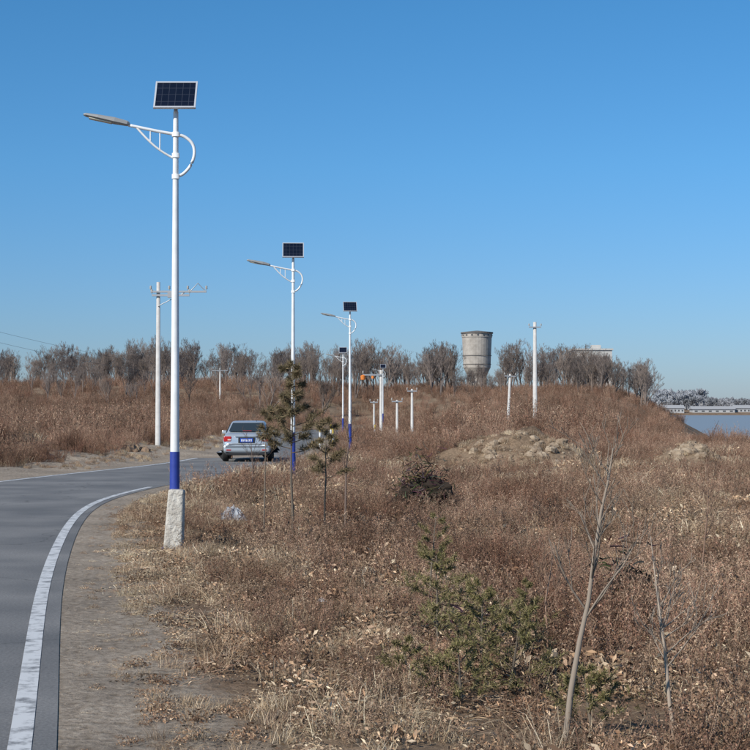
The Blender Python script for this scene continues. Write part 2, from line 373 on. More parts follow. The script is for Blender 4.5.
# low straw mat next to the shoulder
n=2600; y=6+34*rng.random(n)**.8; sr=.55+2.2*rng.random(n)**1.1; x=er(y)+sr; k=fbm(x*1.1,y*1.1,91)>.36; x=x[k];y=y[k];sr=sr[k];u=rng.random(len(x))
add(x,y,rng.uniform(.35,.85,len(x))*(.55+.45*sm(.5,1.4,sr)),np.where(u<.42,4,np.where(u<.66,5,np.where(u<.86,0,1))))
y=7+22*rng.random(260)**.8; x=er(y)+.12+.6*rng.random(260)**.6; add(x,y,rng.uniform(.1,.3,260),np.where(rng.random(260)<.7,4,5))
# mid right
x,y=pts_in(13500,30,75,.85); k=(x-er(y))>1.2; x=x[k];y=y[k]
u=rng.random(len(x)); nz=fbm(x*.3,y*.3,31)+.06*sm(.02,.08,x/y); sr=x-er(y)
i=np.where(nz>.52,np.where(u<.38,7,np.where(u<.62,11,np.where(u<.8,8,10))),np.where(u<.33,9,np.where(u<.55,3,np.where(u<.8,10,2))))
hf=.38+.32*sm(42,62,y)
hf=hf*(1-.42*sm(.13,.21,x/y))*(.4+.6*sm(.5,5,sr))*(.45+1.1*fbm(x*.25,y*.25,55))
s=rng.uniform(.5,1.25,len(x))*np.where((i==7)|(i==8),hf,.8)*np.where(i==10,1.3,1)
md=(np.exp(-((x-5.3)/3.4)**2-((y-52.)/3.6)**2)>.33)|(np.exp(-((x-10.8)/1.2)**2-((y-51.)/2.4)**2)>.33)
i=np.where(md,np.where(u<.7,9,10),i); s=np.where(md,.42,s); k=~(md&(u<.25))
bp_=(np.abs(x-PX(420,30.))<.7)&(y>25)&(y<30.6)
fr=(x>0)&(x<9.)&(y>44)&(y<50); s=np.where(fr&((i==7)|(i==8)),s*.6,s)
add(x[k&~bp_],y[k&~bp_],s[k&~bp_],i[k&~bp_])
# far right/centre
x,y=pts_in(6500,70,150,.8,.30); k=((x-er(y))>1)&(terr(x,y)>-1.8); x=x[k];y=y[k]
u=rng.random(len(x)); i=np.where(u<.40,7,np.where(u<.78,8,9)); f=(.95+.35*sm(60,90,y))*(1-.5*sm(.15,.19,x/y))*(1-.5*(x/y<.045))*(.35+1.25*fbm(x*.12,y*.12,56))
add(x,y,rng.uniform(.5,1.25,len(x))*f,i)
# left bank
x=-rng.random(9000)**.8; y=46+90*rng.random(9000)**1.1; x=x*y*.34; k=(el(y)-x)>.5+.8*rng.random(len(x)); x=x[k];y=y[k]; sl=el(y)-x
u=rng.random(len(x)); cl=fbm(x*.2,y*.1,66); i=np.where(sl<2.5,np.where(u<.5,9,np.where(u<.75,10,3)),np.where(u<.35,7,np.where(u<.65,8,np.where(u<.85,9,10))))
add(x,y,rng.uniform(.5,1.25,len(x))*(.3+.62*sm(0,7,sl))*(.3+1.4*cl)*np.where(sl<2.5,.9,1),i)
# left verge near
x=-rng.random(2500); y=15+32*rng.random(2500); x=-7-x*8; k=(el(y)-x)>.4; x=x[k];y=y[k]; add(x,y,rng.uniform(.4,.9,len(x)),np.where(rng.random(len(x))<.5,9,3))
# hill undergrowth
x=rng.uniform(-95,50,8000); y=rng.uniform(118,275,8000); k=(((x-er(y))>2)|((el(y)-x)>2)|(y>172))&(x<hx(y)+9); x=x[k];y=y[k]
i=np.where(rng.random(len(x))<.5,7,8); add(x,y,rng.uniform(.5,1.25,len(x))*(.4+1.2*fbm(x*.07,y*.07,57)),i)
scatter('dry_weeds',np.concatenate(P),np.concatenate(R),np.concatenate(SC),np.concatenate(ID),protos)
# ------------------------------------------------------------ bare trees
def grow(mb,p,d,L,r,depth,maxd,nch,bark,up=.15,spread=.8,rmin=.006,t0=.28):
    K=4; pts=[Vector(p)]; dd=Vector(d)
    for i in range(K-1):
        dd=(dd+rv()*.16+Vector((0,0,up*.5))).normalized(); pts.append(pts[-1]+dd*L/(K-1))
    rr=[max(r*(1-.65*i/(K-1)),rmin) for i in range(K)]
    kk=random.uniform(.8,1.2); mb.tube(pts,rr,(6,4,3,3,3)[min(depth,4)],tuple(c*kk for c in bark))
    if depth>=maxd: return
    n=nch[depth]
    for j in range(n):
        t=random.uniform(.3 if depth else t0,1.); q=t*(K-1); a=min(int(q),K-2); pp=pts[a].lerp(pts[a+1],q-a)
        ax=rv(); base=(pts[a+1]-pts[a]).normalized(); o=(ax-base*ax.dot(base)).normalized()
        nd=(base*(1-spread*.45)+o*spread+Vector((0,0,up))).normalized()
        grow(mb,pp,nd,L*random.uniform(.45,.72)*(1.15-.45*t),r*(1-.65*t)*.6,depth+1,maxd,nch,bark,up,spread,rmin)
trees=[];TH=[]
for k in range(8):
    random.seed(100+k); mb=MB(); bark=random.choice([(.20,.16,.135),(.23,.18,.15),(.17,.14,.125)])
    sp=random.uniform(.5,.75); upp=random.uniform(.22,.42)
    grow(mb,(0,0,-.3),(random.gauss(0,.06),random.gauss(0,.06),1),random.uniform(4.6,6.),.16,0,4,(8,5,4,3),bark,upp,sp,.0115,random.uniform(.22,.42))
    if k%3==0: grow(mb,(.1,0,-.3),(random.choice((-.35,.35)),.1,1),4.6,.11,0,4,(6,4,4,3),bark,.3,.65,.0115,.35)
    TH.append(max(v[2] for v in mb.v)); trees.append(mb.obj('t%02d'%k,M_tree,linkit=False))
P=[];RR=[];SS=[];II=[]
def tree_at(px,d,kf=(.65,1.08),tall=0):
    X=PX(px,d)
    if X>hx(d)+6: return
    if er(d)+1>X>el(d)-1 and d<180: return
    top=343+ 12*float(sm(130,0,px))+22*(vnoise(np.array([px/30.]),np.array([0.5]),3)[0]-.5)+ 16*float(sm(560,650,px))
    if 450<px<504: top=max(top,364)
    z=T(X,d)-.2; h=(PZ(top,d)-z)*random.uniform(*kf)
    if h<2: return
    q=random.randrange(8)
    P.append((X,d,z)); RR.append((random.gauss(0,.05),random.gauss(0,.05),random.uniform(0,6.28))); SS.append(h/TH[q]); II.append(q)
random.seed(55)
for i in range(250): tree_at(random.uniform(-60,648),random.uniform(212,272))
for i in range(110): tree_at(random.uniform(-60,640),random.uniform(240,300),(.45,.8))
for i in range(30): tree_at(random.uniform(-40,330),random.uniform(165,205),(.45,.85))
for i in range(20): tree_at(random.uniform(560,648),random.uniform(225,262),(.8,1.05))
scatter('bare_tree_line',P,RR,SS,II,trees)
# far shore trees
random.seed(5)
far=[]
for k in range(2):
    mb=MB(); grow(mb,(0,0,-.3),(0,0,1),5.6,.3,0,3,(12,8,6),(.30,.31,.33),.2,.85,.09); far.append(mb.obj('f%02d'%k,M_tree,linkit=False))  # bark colour paled to grey to imitate haze over the lake
P=[];RR=[];SS=[];II=[]
for i in range(420):
    d=random.uniform(1500,1900); px=random.uniform(600,860); X=PX(px,d)
    P.append((X,d,T(X,d))); RR.append((0,0,random.uniform(0,6.3))); 
    SS.append(random.uniform(.7,1.7)*(1.7 if 655<px<700 else 1)); II.append(random.randrange(2))
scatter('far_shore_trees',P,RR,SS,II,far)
M_far=mat('far_hill_haze',(.30,.33,.36),.95,c2=(.36,.38,.39),scale=.01)  # pale blue-grey base colour, distance haze painted into the hills
V=[];Fc=[]
for i in range(61):
    x=-600+i*50; h=8+14*float(fbm(np.array([i*.22]),np.array([1.]),12)[0])
    V+=[(x,2600,-2),(x,2750,h),(x,2900,-2)]
for i in range(60):
    for k in range(2): q=i*3+k; Fc.append((q,q+3,q+4,q+1))
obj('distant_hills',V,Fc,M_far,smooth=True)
M_pale=mat('pale_render',(.42,.41,.38),.8,c2=(.52,.50,.47),scale=.3); M_shed=mat('shed_render',(.36,.37,.38),.8,c2=(.42,.42,.42),scale=.1); M_roofd=mat('roof_dark',(.33,.33,.33),.8); M_wd=mat('window_dark',(.07,.075,.08),.3)
for px,w,h,d in ((672,20,5,1420),(712,40,4,1430),(745,22,5,1440)):
    X=PX(px,d); e=empty('lakeside_shed',(X,d,-1.5)); mb=MB(); mb.box((0,0,h/2),(w,14,h),0)
    mb.obj('walls',[M_shed],e)
    V=[(-w/2-1,-8,h),(w/2+1,-8,h),(w/2+1,8,h),(-w/2-1,8,h),(-w/2-1,0,h+3),(w/2+1,0,h+3)]
    obj('roof',V,[(0,1,5,4),(2,3,4,5),(0,4,3),(1,2,5),(3,2,1,0)],M_roofd,e)
    mb=MB()
    for k in range(6): mb.box((-w/2+w*(k+.5)/6,-7.02,h*.55),(w/14,.1,h*.3),0)
    mb.obj('windows',[M_wd],e)
# ------------------------------------------------------------ water tower
M_tank=mat('tower_concrete',(.30,.27,.235),.9,c2=(.46,.42,.37),scale=.9,bump=.3,detail=10); M_band=mat('tower_band',(.20,.18,.16),.9); M_cap=mat('tower_roof',(.14,.13,.12),.9)
d=275; e=empty('water_tower',(PX(477,d),d,T(PX(477,d),d)-.2)); zb=e.location.z; zt=PZ(332,d)-zb; zk=PZ(368,d)-zb
mb=MB()
mb.tube([(0,0,0),(0,0,zk-1.6)],[1.9,1.7],24); mb.obj('shaft',[M_tank],e,True)
mb=MB(); mb.tube([(0,0,zk-1.6),(0,0,zk),(0,0,zk+.01),(0,0,zt-1.0)],[1.7,2.45,2.5,2.72],32); mb.obj('tank',[M_tank],e)
mb=MB(); mb.tube([(0,0,zt-1.0),(0,0,zt-1.0),(0,0,zt-.3)],[2.7,2.8,2.82],32); mb.obj('rim',[M_tank],e)
mb=MB(); mb.tube([(0,0,zt-.3),(0,0,zt-.3),(0,0,zt-.05),(0,0,zt+.25)],[2.7,2.98,2.98,.3],32,cap=True); mb.obj('roof_cap',[M_cap],e)
mb=MB()
for k in range(16):
    a=k*math.pi/8; mb.box((2.80*math.cos(a),2.80*math.sin(a),zt-.62),(.12,.30,.28),0,Matrix.Rotation(a,3,'Z'))
mb.obj('openings',[M_wd],e)
mb=MB()
for z in (zk+.6,zk+2.2): mb.tube([(0,0,z),(0,0,z+.12)],[2.58+.05*(z-zk),2.58+.05*(z-zk)],32)
mb.obj('bands',[M_band],e)
# apartment building
d=272; X=PX(590,d); e=empty('apartment_building',(X,d,T(X,d)-1)); H=PZ(351,d)-e.location.z; W=6.8
mb=MB(); mb.box((0,0,H/2),(W,8,H),0); mb.box((0,0,H+.15),(W+.4,8.4,.3),0); mb.box((1.2,1,H+.7),(1.6,2,.8),0); mb.obj('walls',[M_pale],e)
mb=MB()
for fl in range(4):
    for k in range(3): mb.box((-W/2+W*(k+.5)/3,-4.01,H-1.7-fl*2.7),(1.1,.06,1.2),0)
mb.obj('windows',[M_wd],e)
# ------------------------------------------------------------ street lamps
M_white=mat('white_pole_paint',(.80,.81,.81),.4,c2=(.66,.67,.66),scale=3,spec=.5); M_blue=mat('blue_pole_paint',(.02,.04,.24),.45,c2=(.03,.055,.30),scale=6,spec=.5)
M_conc=mat('concrete',(.38,.34,.29),.95,c2=(.58,.55,.49),scale=5,bump=.7,bscale=22,spec=.1,detail=10)
M_alu=mat('aluminium',(.6,.61,.62),.45,.6); M_grey=mat('lamp_grey',(.30,.30,.29),.5); M_lens=mat('lamp_lens',(.5,.5,.42),.2)
def M_pv():
    m=bpy.data.materials.new('solar_cells'); m.use_nodes=True; nt=m.node_tree; b=nt.nodes['Principled BSDF']
    b.inputs['Roughness'].default_value=.22
    tc=nn(nt,'ShaderNodeTexCoord'); br=nn(nt,'ShaderNodeTexBrick'); br.offset=0
    br.inputs['Color1'].default_value=(.004,.006,.014,1); br.inputs['Color2'].default_value=(.006,.008,.018,1); br.inputs['Mortar'].default_value=(.04,.045,.06,1)
    br.inputs['Scale'].default_value=1; br.inputs['Mortar Size'].default_value=.003; br.inputs['Brick Width'].default_value=.09; br.inputs['Row Height'].default_value=.12
    nt.links.new(tc.outputs['Object'],br.inputs['Vector']); nt.links.new(br.outputs['Color'],b.inputs['Base Color']); return m
M_cell=M_pv()
def lamp(px,d,top=6.17,block=False,yaw=0,pyaw=0,z0=None,detail=True):
    X=PX(px,d); zg=T(X,d) if z0 is None else z0
    e=empty('solar_street_lamp',(X,d,zg)); k=top-.37
    mb=MB(); mb.tube([(0,0,.05),(0,0,.62),(0,0,.63)],[.075,.072,.072],20,mi=1); mb.tube([(0,0,.6),(0,0,1.29)],[.068,.064],20,mi=1)
    mb.tube([(0,0,1.29),(0,0,k)],[.060,.034],20,mi=0)
    for q in range(4):
        a=q*math.pi/2+.78; mb.box((.09*math.cos(a),.09*math.sin(a),.11),(.09,.012,.16),1,Matrix.Rotation(a,3,'Z'))
    mb.box((0,0,.03),(.3,.3,.03),1); mb.obj('pole',[M_white,M_blue],e,True)
    A=empty('arm',(0,0,0),(0,0,yaw)); A.parent=e
    zt=top-.37
    ctrl=[(0.0,0,zt-.86),(.10,0,zt-.82),(.20,0,zt-.70),(.245,0,zt-.55),(.22,0,zt-.42),(.12,0,zt-.33),(0,0,zt-.30),(-.25,0,zt-.26),(-.62,0,zt-.19)]
    C=[]
    for i in range(len(ctrl)-1):
        p0=Vector(ctrl[max(i-1,0)]);p1=Vector(ctrl[i]);p2=Vector(ctrl[i+1]);p3=Vector(ctrl[min(i+2,len(ctrl)-1)])
        for s in range(5):
            t=s/5; C.append(.5*((2*p1)+(p2-p0)*t+(2*p0-5*p1+4*p2-p3)*t*t+(3*p1-p0-3*p2+p3)*t**3))
    C.append(Vector(ctrl[-1]))
    mb=MB(); mb.tube(C,[.021]*len(C),10,cap=True)
    C2=[Vector((-.02,0,zt-.62)).lerp(Vector((-.52,0,zt-.21)),t)+Vector((0,0,-.05*math.sin(math.pi*t))) for t in np.linspace(0,1,9)]
    mb.tube(C2,[.015]*9,8)
    for z in (zt-.86,zt-.58,zt-.30): mb.tube([(0,0,z-.03),(0,0,z+.03)],[.052,.052],14,cap=True)
    for t in (.4,.65):
        a=C2[int(t*8)]; mb.tube([a,Vector((a.x,0,zt-.30+.08*min(1,-a.x/.5)))],[.010,.010],6)
    mb.obj('bracket_arm',[M_white],A,True)
    mb=MB(); Rh=Matrix.Rotation(math.radians(11),3,'Y')
    c=Vector((-.90,0,zt-.12)); 
    secs=[(.30,.03,.02),(.27,.055,.035),(.10,.085,.045),(-.12,.09,.035),(-.28,.07,.022),(-.31,.03,.012)]
    b=len(mb.v)
    for sx,wy,hz in secs:
        for yq,zq in ((-1,-.4),(-.85,.5),(-.4,1),(.4,1),(.85,.5),(1,-.4),(.8,-.7),(-.8,-.7)):
            q=Rh@Vector((sx,wy*yq,hz*zq))+c; mb.v.append(tuple(q)); mb.c.append((1,1,1))
    for i in range(len(secs)-1):
        for j in range(8): mb.f.append((b+i*8+j,b+i*8+(j+1)%8,b+i*8+8+(j+1)%8,b+i*8+8+j)); mb.m.append(0)
    mb.f.append(tuple(b+j for j in range(8))); mb.f.append(tuple(b+40+j for j in range(8))); mb.m+=[0,0]
    q=Rh@Vector((-.08,0,-.034))+c; mb.box(q,(.3,.12,.012),1,Rh)
    mb.obj('lamp_head',[M_grey,M_lens],A)
    pe=empty('solar_panel',(0,-.02,zt+.22),(math.radians(58),0,pyaw)); pe.parent=e
    mb=MB(); w,h=.56,.47
    mb.box((0,0,0),(w-.05,h-.05,.02),0); mb.obj('cells',[M_cell],pe)
    mb=MB()
    for s in (-1,1):
        mb.box((s*(w/2-.0125),0,0),(.022,h,.036),0); mb.box((0,s*(h/2-.0125),.0),(w-.05,.022,.036),0)
    mb.obj('frame',[M_alu],pe)
    mb=MB(); mb.tube([(0,0,zt-.02),(0,0,zt+.17)],[.03,.03],10); mb.box((0,.04,zt+.15),(.1,.16,.02),0); mb.obj('panel_mount',[M_alu],e)
    if block:
        mb=MB(); mb.box((.02,-.10,.38),(.25,.24,.84),0,Matrix.Rotation(math.radians(3),3,'Y'),tp=(.82,.8))
        o=mb.obj('concrete_base',[M_conc],e); bevel(o,.03,3)
    return e
lamp(175,19.8,top=6.16,block=True,yaw=.12,pyaw=0.0,z0=-.02)
lamp(293,38.9,yaw=.2,pyaw=.05)
lamp(350,60.5,yaw=.2,pyaw=.1)
lamp(343,104,yaw=.1)
lamp(383,150,yaw=.3)
# poles
M_post=mat('weathered_concrete_post',(.45,.43,.40),.9,c2=(.55,.53,.5),scale=4)
M_ins=mat('insulator',(.35,.33,.3),.3); M_steel=mat('galvanised_steel',(.38,.39,.40),.5,.5); M_or=mat('orange_plastic',(.65,.2,.04),.6)
def upole(px,d,top,arms,r=(.14,.09),m=M_post,lean=(0,0),yaw=0):
    X=PX(px,d); zg=T(X,d)-.1; e=empty('utility_pole',(X,d,zg),(lean[1],lean[0],yaw)); h=PZ(top,d)-zg
    mb=MB(); mb.tube([(0,0,0),(0,0,h)],[r[0],r[1]],14,cap=True); mb.obj('shaft',[m],e,True)
    mb=MB(); mi=MB()
    for (dz,x0,x1,n) in arms:
        z=h-dz; mb.box(((x0+x1)/2,-r[1]-.03,z),(x1-x0,.07,.08),0)
        for k in range(n):
            x=x0+(x1-x0)*(k/(n-1)) if n>1 else x0
            mb.tube([(x,-r[1]-.03,z+.04),(x,-r[1]-.03,z+.12)],[.012,.012],6)
            mi.tube([(x,-r[1]-.03,z+.1),(x,-r[1]-.03,z+.13),(x,-r[1]-.03,z+.16),(x,-r[1]-.03,z+.20),(x,-r[1]-.03,z+.25)],[.03,.055,.035,.05,.02],8,cap=True)
    mb.obj('crossarms',[M_steel],e); mi.obj('insulators',[M_ins],e,True)
    return e,h
e,h=upole(158,62,282,[(.40,-.30,2.0,4),(.55,-.25,1.3,2)],r=(.11,.075))
mb=MB()
mb.tube([(0,-.1,h-1.0),(1.1,-.1,h-.44)],[.018,.018],6); mb.tube([(1.3,-.1,h-.42),(1.65,-.1,h-.05),(2.0,-.1,h-.42)],[.02,.02,.02],6)
mb.box((.55,-.16,h-.55),(.28,.14,.22),0); mb.obj('brackets',[M_steel],e)
upole(535,100,322,[(.35,-.4,.4,2)],r=(.16,.11)); upole(507,108,374,[(.15,-.4,.4,2)],r=(.11,.08),lean=(.05,0))
upole(397,100,400,[(.1,-.35,.35,2)],r=(.09,.07)); upole(412,108,389,[(.15,-.35,.35,2)],r=(.11,.08)); upole(374,118,425-24,[(.1,-.3,.3,2)],r=(.08,.06))
e,h=upole(381,92,370,[(.3,-1.1,.1,2)],r=(.10,.08)); mb=MB(); mb.tube([(-1.1,-.13,h-.60),(-1.1,-.13,h-.36),(-1.1,-.13,h-.30)],[.14,.16,.06],12,cap=True); mb.tube([(-.5,-.13,h-.52),(-.5,-.13,h-.36)],[.09,.09],12,cap=True); mb.obj('warning_light',[M_or],e)
# wires
M_wire=mat('wire',(.12,.12,.12),.6)
mb=MB()
def wire(a,b,sag,r=.012):
    pts=[Vector(a).lerp(Vector(b),t)-Vector((0,0,4*sag*t*(1-t))) for t in np.linspace(0,1,16)]; mb.tube(pts,[r]*16,4)
wire((PX(-120,110),110,PZ(300,110)),(PX(220,190),190,PZ(372,190)),.8,.010); wire((PX(-120,110),110,PZ(312,110)),(PX(220,190),190,PZ(380,190)),.8,.010)
mb.obj('power_lines',[M_wire])
e,h=upole(220,190,368,[(.3,-1,1,3)],r=(.12,.08)); e,h=upole(-120,110,296,[(.3,-1,1,3)],r=(.15,.1))
M_yel=mat('guide_post_yellow',(.5,.36,.08),.6)
for px,d in ((320,72),(331,80),(333,66),(375,88)):
    X=PX(px,d); e=empty('roadside_guide_post',(X,d,T(X,d)-.05)); mb=MB(); 
    for k in range(4): mb.tube([(0,0,k*.28),(0,0,k*.28+.28)],[.05,.05],10,mi=k%2,cap=(k==3))
    mb.obj('post',[M_white,M_yel],e)
# ------------------------------------------------------------ car
M_paint=mat('silver_blue_car_paint',(.50,.54,.57),.28,.5,spec=.6); M_glass=mat('car_glass',(.03,.04,.045),.08,spec=.7); M_tyre=mat('tyre_rubber',(.02,.02,.02),.9)
M_red=mat('tail_light_red',(.45,.015,.012),.25,spec=.6); M_amb=mat('tail_light_clear',(.6,.5,.45),.25); M_plate=mat('plate_blue',(.02,.08,.42),.4); M_blk=mat('black_trim',(.025,.025,.027),.6); M_chr=mat('chrome',(.7,.7,.7),.15,1.)
M_plw=mat('plate_white',(.7,.7,.7),.5); M_rim=mat('wheel_rim',(.45,.46,.48),.35,.8)
car=empty('silver_sedan_car',(PX(245,52.6)-.03,52.6+2.1,0.005),(0,0,math.radians(2.5)))
st=[(-2.20,.70,.36,.62),(-2.17,.79,.30,.90),(-2.05,.835,.24,1.0),(-1.75,.86,.22,1.03),(-1.2,.865,.20,1.00),(0,.87,.20,.97),(.9,.865,.20,.95),(1.5,.85,.20,.90),(1.95,.80,.22,.80),(2.14,.70,.28,.70),(2.19,.60,.34,.58)]
V=[];Fc=[]
prof=[(.0,0),(.86,0),(.96,.12),(1.0,.40),(.995,.62),(.96,.80),(.90,.93),(.80,.99),(0,1.0)]
full=[(a,b) for a,b in prof]+[(-a,b) for a,b in prof[-2:0:-1]]
n=len(full)
for (y,w,zb,zt) in st:
    for a,b in full: V.append((a*w,y,zb+(zt-zb)*b))
for i in range(len(st)-1):
    for k in range(n): Fc.append((i*n+k,i*n+(k+1)%n,(i+1)*n+(k+1)%n,(i+1)*n+k))
Fc.append(tuple(range(n))); Fc.append(tuple((len(st)-1)*n+k for k in range(n)))
o=obj('body',V,Fc,M_paint,car,True); sd=o.modifiers.new('s','SUBSURF'); sd.levels=1; sd.render_levels=2
rings=[(.93,-1.62,1.10,.775),(1.02,-1.50,.92,.755),(1.32,-.98,.30,.625),(1.40,-.82,.12,.585),(1.43,-.55,-.05,.50)]
V=[];Fc=[]
for z,y0,y1,w in rings:
    for x,y in ((-w,y0+.10),(-w*.88,y0+.0),(0,y0-.05),(w*.88,y0+.0),(w,y0+.10),(w,(y0+y1)/2),(w,y1-.1),(w*.88,y1),(0,y1+.05),(-w*.88,y1),(-w,y1-.1),(-w,(y0+y1)/2)): V.append((x,y,z))
for i in range(len(rings)-1):
    for k in range(12): Fc.append((i*12+k,i*12+(k+1)%12,(i+1)*12+(k+1)%12,(i+1)*12+k))
Fc.append(tuple(48+k for k in range(12)))
o=obj('cabin',V,Fc,M_paint,car,True); o.modifiers.new('s','SUBSURF').render_levels=2
def quad(name,pts,m,th=.012):
    o=obj(name,pts,[(0,1,2,3)],m,car); s=o.modifiers.new('t','SOLIDIFY'); s.thickness=th; s.offset=0; bevel(o,.02,2,80); return o
V=[];Fc=[]
for j,(z,y,w) in enumerate(((1.04,-1.515,.655),(1.17,-1.30,.61),(1.34,-1.0,.54))):
    for k in range(7):
        t=-1+2*k/6; V.append((t*w,y-.055*(1-t*t)+.02,z+.018))
for j in range(2):
    for k in range(6): q=j*7+k; Fc.append((q,q+1,q+8,q+7))
obj('rear_window',V,Fc,M_glass,car,True)
V=[];Fc=[]
for j,(z,y,w) in enumerate(((1.0,1.0,.66),(1.17,.66,.61),(1.34,.32,.54))):
    for k in range(7):
        t=-1+2*k/6; V.append((t*w,y+.055*(1-t*t),z+.02))
for j in range(2):
    for k in range(6): q=j*7+k; Fc.append((q,q+1,q+8,q+7))
obj('windscreen',V,Fc,M_glass,car,True)
for s in (-1,1):
    for (ya,yb,yc,yd) in ((-1.2,-.30,-.36,-.82),(-.22,.72,.18,-.28)):
        quad('side_window',[(s*.775,ya,1.0),(s*.775,yb,1.0),(s*.645,yc,1.31),(s*.645,yd,1.31)],M_glass,.01)
def bx(name,c,sz,m,bv=.01,R=None,tp=(1,1)):
    mb=MB(); mb.box(c,sz,0,R,tp=tp); o=mb.obj(name,[m],car); 
    if bv: bevel(o,bv,2)
    return o
for s in (-1,1):
    bx('tail_light',(s*.665,-2.13,.80),(.27,.13,.19),M_red,.03); bx('reverse_light',(s*.60,-2.197,.775),(.12,.012,.05),M_amb,.004)
    bx('side_mirror',(s*.93,.62,1.0),(.17,.10,.13),M_paint,.03)
    bx('rear_reflector',(s*.62,-2.235,.42),(.16,.012,.04),M_red,.004)
bx('rear_bumper',(0,-2.13,.46),(1.60,.20,.24),M_paint,.06); bx('bumper_strip',(0,-2.232,.53),(1.50,.014,.03),M_blk,.004)
bx('lower_valance',(0,-2.10,.29),(1.45,.16,.12),M_blk,.03)
bx('plate_recess',(0,-2.195,.76),(.58,.03,.19),M_blk,.01); bx('license_plate',(0,-2.218,.755),(.44,.012,.14),M_plate,.003)
mb=MB()
for k in range(7): mb.box((-.17+k*.056,-2.226,.755),(.032,.004,.08),0)
mb.obj('plate_characters',[M_plw],car)
bx('boot_trim',(0,-2.19,.885),(.80,.02,.022),M_chr,.004); bx('boot_lid_seam',(0,-2.155,.64),(1.02,.06,.008),M_blk,0)
bx('brake_light',(0,-1.50,1.075),(.3,.03,.03),M_red,.004)
mb=MB()
mb.tube([(.45,-2.26,.24),(.45,-2.0,.24)],[.03,.03],12); mb.obj('exhaust',[M_chr],car)
mb=MB(); mb.tube([(.3,-.95,1.40),(.36,-1.15,1.62)],[.006,.003],6); mb.obj('aerial',[M_blk],car)
for s in (-1,1):
    for y in (-1.32,1.32):
        w=empty('wheel',(s*.77,y,.305)); w.parent=car
        mb=MB(); pr=[(-.10,.24),(-.10,.29),(-.075,.305),(.075,.305),(.10,.29),(.10,.24)]
        mb.tube([(a,0,0) for a,b in pr],[b for a,b in pr],28); mb.obj('tyre',[M_tyre],w,True)
        mb=MB(); mb.tube([(s*.085,0,0),(s*.09,0,0)],[.19,.19],24,cap=True)
        for q in range(5):
            a=q*1.2566; mb.box((s*.095,.11*math.cos(a),.11*math.sin(a)),(.02,.2,.05),0,Matrix.Rotation(a,3,'X'))
        mb.tube([(0,0,0),(s*.08,0,0)],[.24,.24],24); mb.obj('rim',[M_rim],w)
# ------------------------------------------------------------ pine & conifers
GR=[(.15,.14,.055),(.19,.165,.07),(.11,.10,.04),(.30,.235,.13)]
def needles(mb,p,d,L,n,nl,w,pal):
    for k in range(n):
        t=random.random(); q=p+d*L*t; o=rv(); dr=(d*.6+o).normalized()
        mb.strip([q,q+dr*nl*.5,q+dr*nl*random.uniform(.8,1.2)],w,rv(),pick(pal))
def conifer(name,X,Y,h,trunk_clear,rad,nb,nl,w,pal,dens=60,lean=(0,0),up=.3,rt=.02,sub=5,gaps=0.):
    z0=T(X,Y)-.03; mb=MB(); mt=MB()
    tp=[Vector((lean[0]*t+random.gauss(0,.01)*h*.4,lean[1]*t,h*t)) for t in np.linspace(0,1,7)]
    mt.tube(tp,[rt*(1-.8*i/6) for i in range(7)],7,(.16,.13,.10))
    for b in range(nb):
        t=trunk_clear+(1-trunk_clear)*(b+random.random())/nb
        if random.random()<gaps: continue
        j=min(int(t*6),5); p=tp[j].lerp(tp[j+1],t*6-j)
        a=b*2.4+random.uniform(-.5,.5); rr=rad*((1-t)/(1-trunk_clear)*.85+.2)*random.uniform(.6,1.2)
        d=Vector((math.cos(a),math.sin(a),up+random.gauss(0,.15))).normalized()
        q=p+d*rr; mt.tube([p,p.lerp(q,.5)+Vector((0,0,-.02*rr)),q+Vector((0,0,.1*rr))],[rt*.35,rt*.22,rt*.12],4,(.15,.11,.08))
        q=q+Vector((0,0,.1*rr))
        for s in range(sub):
            u=random.uniform(.3,1); pp=p.lerp(q,u); dd=(d+rv()*.8+Vector((0,0,.3))).normalized(); LL=rr*.35*random.uniform(.6,1.3)
            mt.tube([pp,pp+dd*LL],[rt*.12,rt*.08],3,(.15,.11,.08)); needles(mb,pp,dd,LL,dens//sub,nl,w,pal)
        needles(mb,p.lerp(q,.5),(q-p)*.5/max(rr*.5,.01),rr*.5,dens//3,nl,w,pal)
    e=empty(name,(X,Y,z0)); mt.obj('trunk',[M_tree],e); mb.obj('needles',[M_green],e)
    return e
random.seed(21)
PG=[(.15,.125,.07),(.19,.155,.085),(.11,.09,.05),(.28,.20,.12)]
conifer('young_pine_tree',PX(292,22.8),22.8,PZ(356,22.8)+.05,.50,.50,28,.085,.008,PG,320,(0,0),.35,.024,7,.08)
conifer('young_pine_tree',PX(324,24.5),24.5,PZ(402,24.5)+.05,.5,.38,16,.08,.008,PG,260,(.05,0),.3,.02,6,.1)
conifer('young_pine_tree',PX(264,23.5),23.5,PZ(398,23.5)+.05,.7,.18,9,.08,.008,PG,170,(.05,0),.3,.016,4,.1)
for (px,d,h,r,nb) in ((438,11.6,.80,.48,36),(480,11.0,.66,.46,36),(508,10.3,.6,.38,28),(428,13.8,.95,.34,28),(592,9.0,.42,.33,22),(462,9.6,.42,.40,22),(522,12.3,.55,.3,20),(412,10.2,.35,.30,14)):
    conifer('juniper_sapling',PX(px,d),d,h,.04,r,nb,.032,.006,GR,180,(random.gauss(0,.08),0),.45,.014,7,.22)
